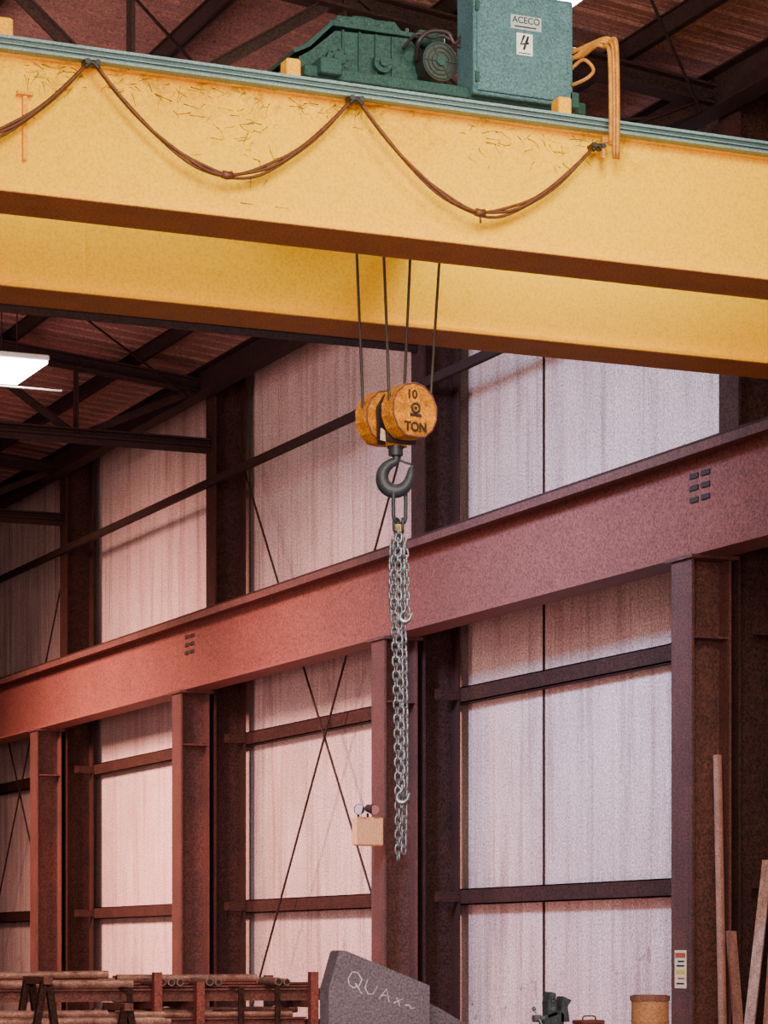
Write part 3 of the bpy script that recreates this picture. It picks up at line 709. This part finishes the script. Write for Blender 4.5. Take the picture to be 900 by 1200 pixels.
for (x,y,z,L,r,dz) in ((4.75,18.50,1.404,1.42,.034,0),(4.7,18.575,1.403,1.3,.032,0),(4.6,18.70,1.42,1.5,.03,0),(4.8,18.535,1.462,1.2,.028,.012),
                    (5.2,18.50,1.182,2.2,.022,0),(6.2,18.97,1.44,1.1,.03,0),(6.0,18.90,1.205,1.6,.025,0),
                    (5.0,18.64,1.46,.95,.024,-.01),(5.5,18.57,1.19,1.3,.028,0)):
    b=MB(); z+=DZ; b.cyl((x,y,z),(x+L,y+.02,z+dz),r,16); b.cyl((x+L,y+.02,z+dz),(x+L+.002,y+.02,z+dz),r*.7,16,1)
    b.cyl((x,y,z),(x-.002,y,z),r*.7,16,1)
    b.obj('steel_tube',['tube','black'],label='pale rusty round steel tube on the stock rack',category='steel tube',group='tubes on the rack')
for k,(x,z,r) in enumerate(((6.37,1.420,.030),(6.44,1.418,.028),(6.51,1.418,.028),(6.74,1.420,.030),(6.81,1.416,.026),(7.28,1.420,.030),(7.35,1.416,.026))):
    b=MB(); z+=DZ; b.cyl((x,18.43+.01*k,z),(x+.01,18.86,z),r,16); b.cyl((x,18.427+.01*k,z),(x,18.43+.01*k,z),r*.68,16,1)
    b.obj('steel_tube',['tube','black'],label='short rusty tube lying crosswise with its open end showing',category='steel tube',group='cross tubes on the rack')
for x in (6.08,6.92,7.2):
    b=MB(); b.box(x-.02,x+.02,18.29,18.305,1.0,1.365); b.box(x-.02,x+.02,18.305,18.50,1.352,1.365); b.box(x-.02,x+.02,18.305,18.44,1.0,1.015)
    b.obj('steel_clamp','dark_steel',label='dark rusty C-shaped clamp gripping the stacked beams',category='clamp',group='clamps on the rack')
def trestle(x0,yy,h,wd,label,tilt_=0):
    tf=empty('trestle',(x0,yy,0),label,'trestle','trestles')
    for y in (yy-.2,yy+.2):
        for s_ in (-1,1):
            b=MB(); b.bar((x0+s_*wd,y,0),(x0+s_*.015+tilt_,y,h),.045,.045); b.obj('leg','dark_steel',tf)
    MB().box(x0-.03+tilt_,x0+.03+tilt_,yy-.25,yy+.25,h-.02,h+.03).obj('top_bar','rust',tf)
    MB().box(x0-.015,x0+.015,yy-.18,yy+.18,1.08,1.11).obj('rest_bar','dark_steel',tf)
trestle(5.18,17.6,1.42,.24,'dark steel A-frame trestle carrying round tubes',.02)
trestle(5.76,17.6,1.24,.24,'low dark steel A-frame trestle carrying round tubes')
for (y,z,L,r,x) in ((17.48,1.143,1.35,.033,4.7),(17.56,1.140,1.2,.030,4.62),(17.64,1.135,1.4,.025,4.75),(17.52,1.195,1.0,.028,4.66),(17.61,1.185,1.5,.024,4.6)):
    b=MB(); b.cyl((x,y,z),(x+L,y,z),r,16); b.cyl((x+L,y,z),(x+.002+L,y,z),r*.7,16,1)
    b.obj('steel_tube',['tube','black'],label='pale rusty round steel tube resting in the trestles',category='steel tube',group='tubes in the trestles')

# ------------------------------------------------------------------ lights
def area(name,loc,target,size,energy,color,sy=None,spread=None):
    l=bpy.data.lights.new(name,'AREA'); l.energy=energy; l.color=color; l.size=size
    if sy: l.shape='RECTANGLE'; l.size_y=sy
    if spread: l.spread=math.radians(spread)
    o=bpy.data.objects.new(name,l); o.location=loc
    o.rotation_euler=(Vector(target)-Vector(loc)).to_track_quat('-Z','Y').to_euler(); COL.objects.link(o); return o
area('bay_light_key',(4.5,8.0,8.0),(6.8,15,6.2),2.5,165,(1,.95,.66),None,90)
area('bay_light_key_mid',(8.5,10.5,8.2),(8.2,15,6.2),1.5,46,(1,.95,.66),None,90)
area('bay_light_gap',(4.6,15.7,8.3),(5.8,17.0,6.1),1.2,26,(1,.92,.60),None,120)
area('bay_light_crane',(8.55,16.2,8.1),(7.6,17.2,5.9),.5,95,(1,.96,.64))
area('gap_fill_end',(9.9,15.8,8.1),(9.6,17.0,5.9),.8,16,(1,.96,.64),None,120)  # added to lift the right end of the rear girder, no fixture here
area('bay_light_cool',(4.2,19.8,7.6),(11.7,22.4,3.2),1.4,430,(.52,.68,1),None,85)
area('bay_light_pink',(3.5,33,7.2),(11.7,34.5,2.4),2.0,720,(1,.52,.40),None,70)
area('bay_light_pink_mid',(5.2,26.8,7.0),(11.7,28.0,2.0),1.2,310,(1,.54,.43),None,75)
area('bay_light_low',(0,24,2.5),(11.0,31,4.0),4,230,(1,.57,.50),None,100)
area('low_pink_fill',(7.5,21.5,.5),(11.7,22.3,1.3),.8,34,(1,.42,.38),None,110)  # added pink fill for the foot of the right bay, no lamp there
area('warm_fill',(1.0,4.0,4.5),(11.0,20,3.6),5,400,(1,.70,.64),None,100)  # added unseen warm fill towards the wall, there is no door
area('floor_bounce',(5,12,.8),(7,17,2.5),4,115,(1,.72,.62))
area('roof_fill',(2.5,23,6.2),(7.5,25,8.9),2,220,(1,.68,.60),None,140)  # added out-of-frame fill that lightens the roof, no fixture modelled
area('roof_fill_near',(2.0,17,7.2),(7.5,21,9.0),1.5,150,(1,.68,.60),None,120)  # second added fill, for the nearer part of the roof
w=bpy.data.worlds.new('world'); SC.world=w; w.use_nodes=True
w.node_tree.nodes['Background'].inputs[0].default_value=(.5,.4,.5,1); w.node_tree.nodes['Background'].inputs[1].default_value=.3

# ------------------------------------------------------------------ camera
cam=bpy.data.cameras.new('camera'); co=bpy.data.objects.new('camera',cam); COL.objects.link(co)
co.location=(0,0,1.6); co.rotation_euler=(math.radians(90),0,-A)
cam.lens=3186*36/1200; cam.sensor_width=36; cam.shift_y=518/1200; cam.clip_end=200
SC.camera=co
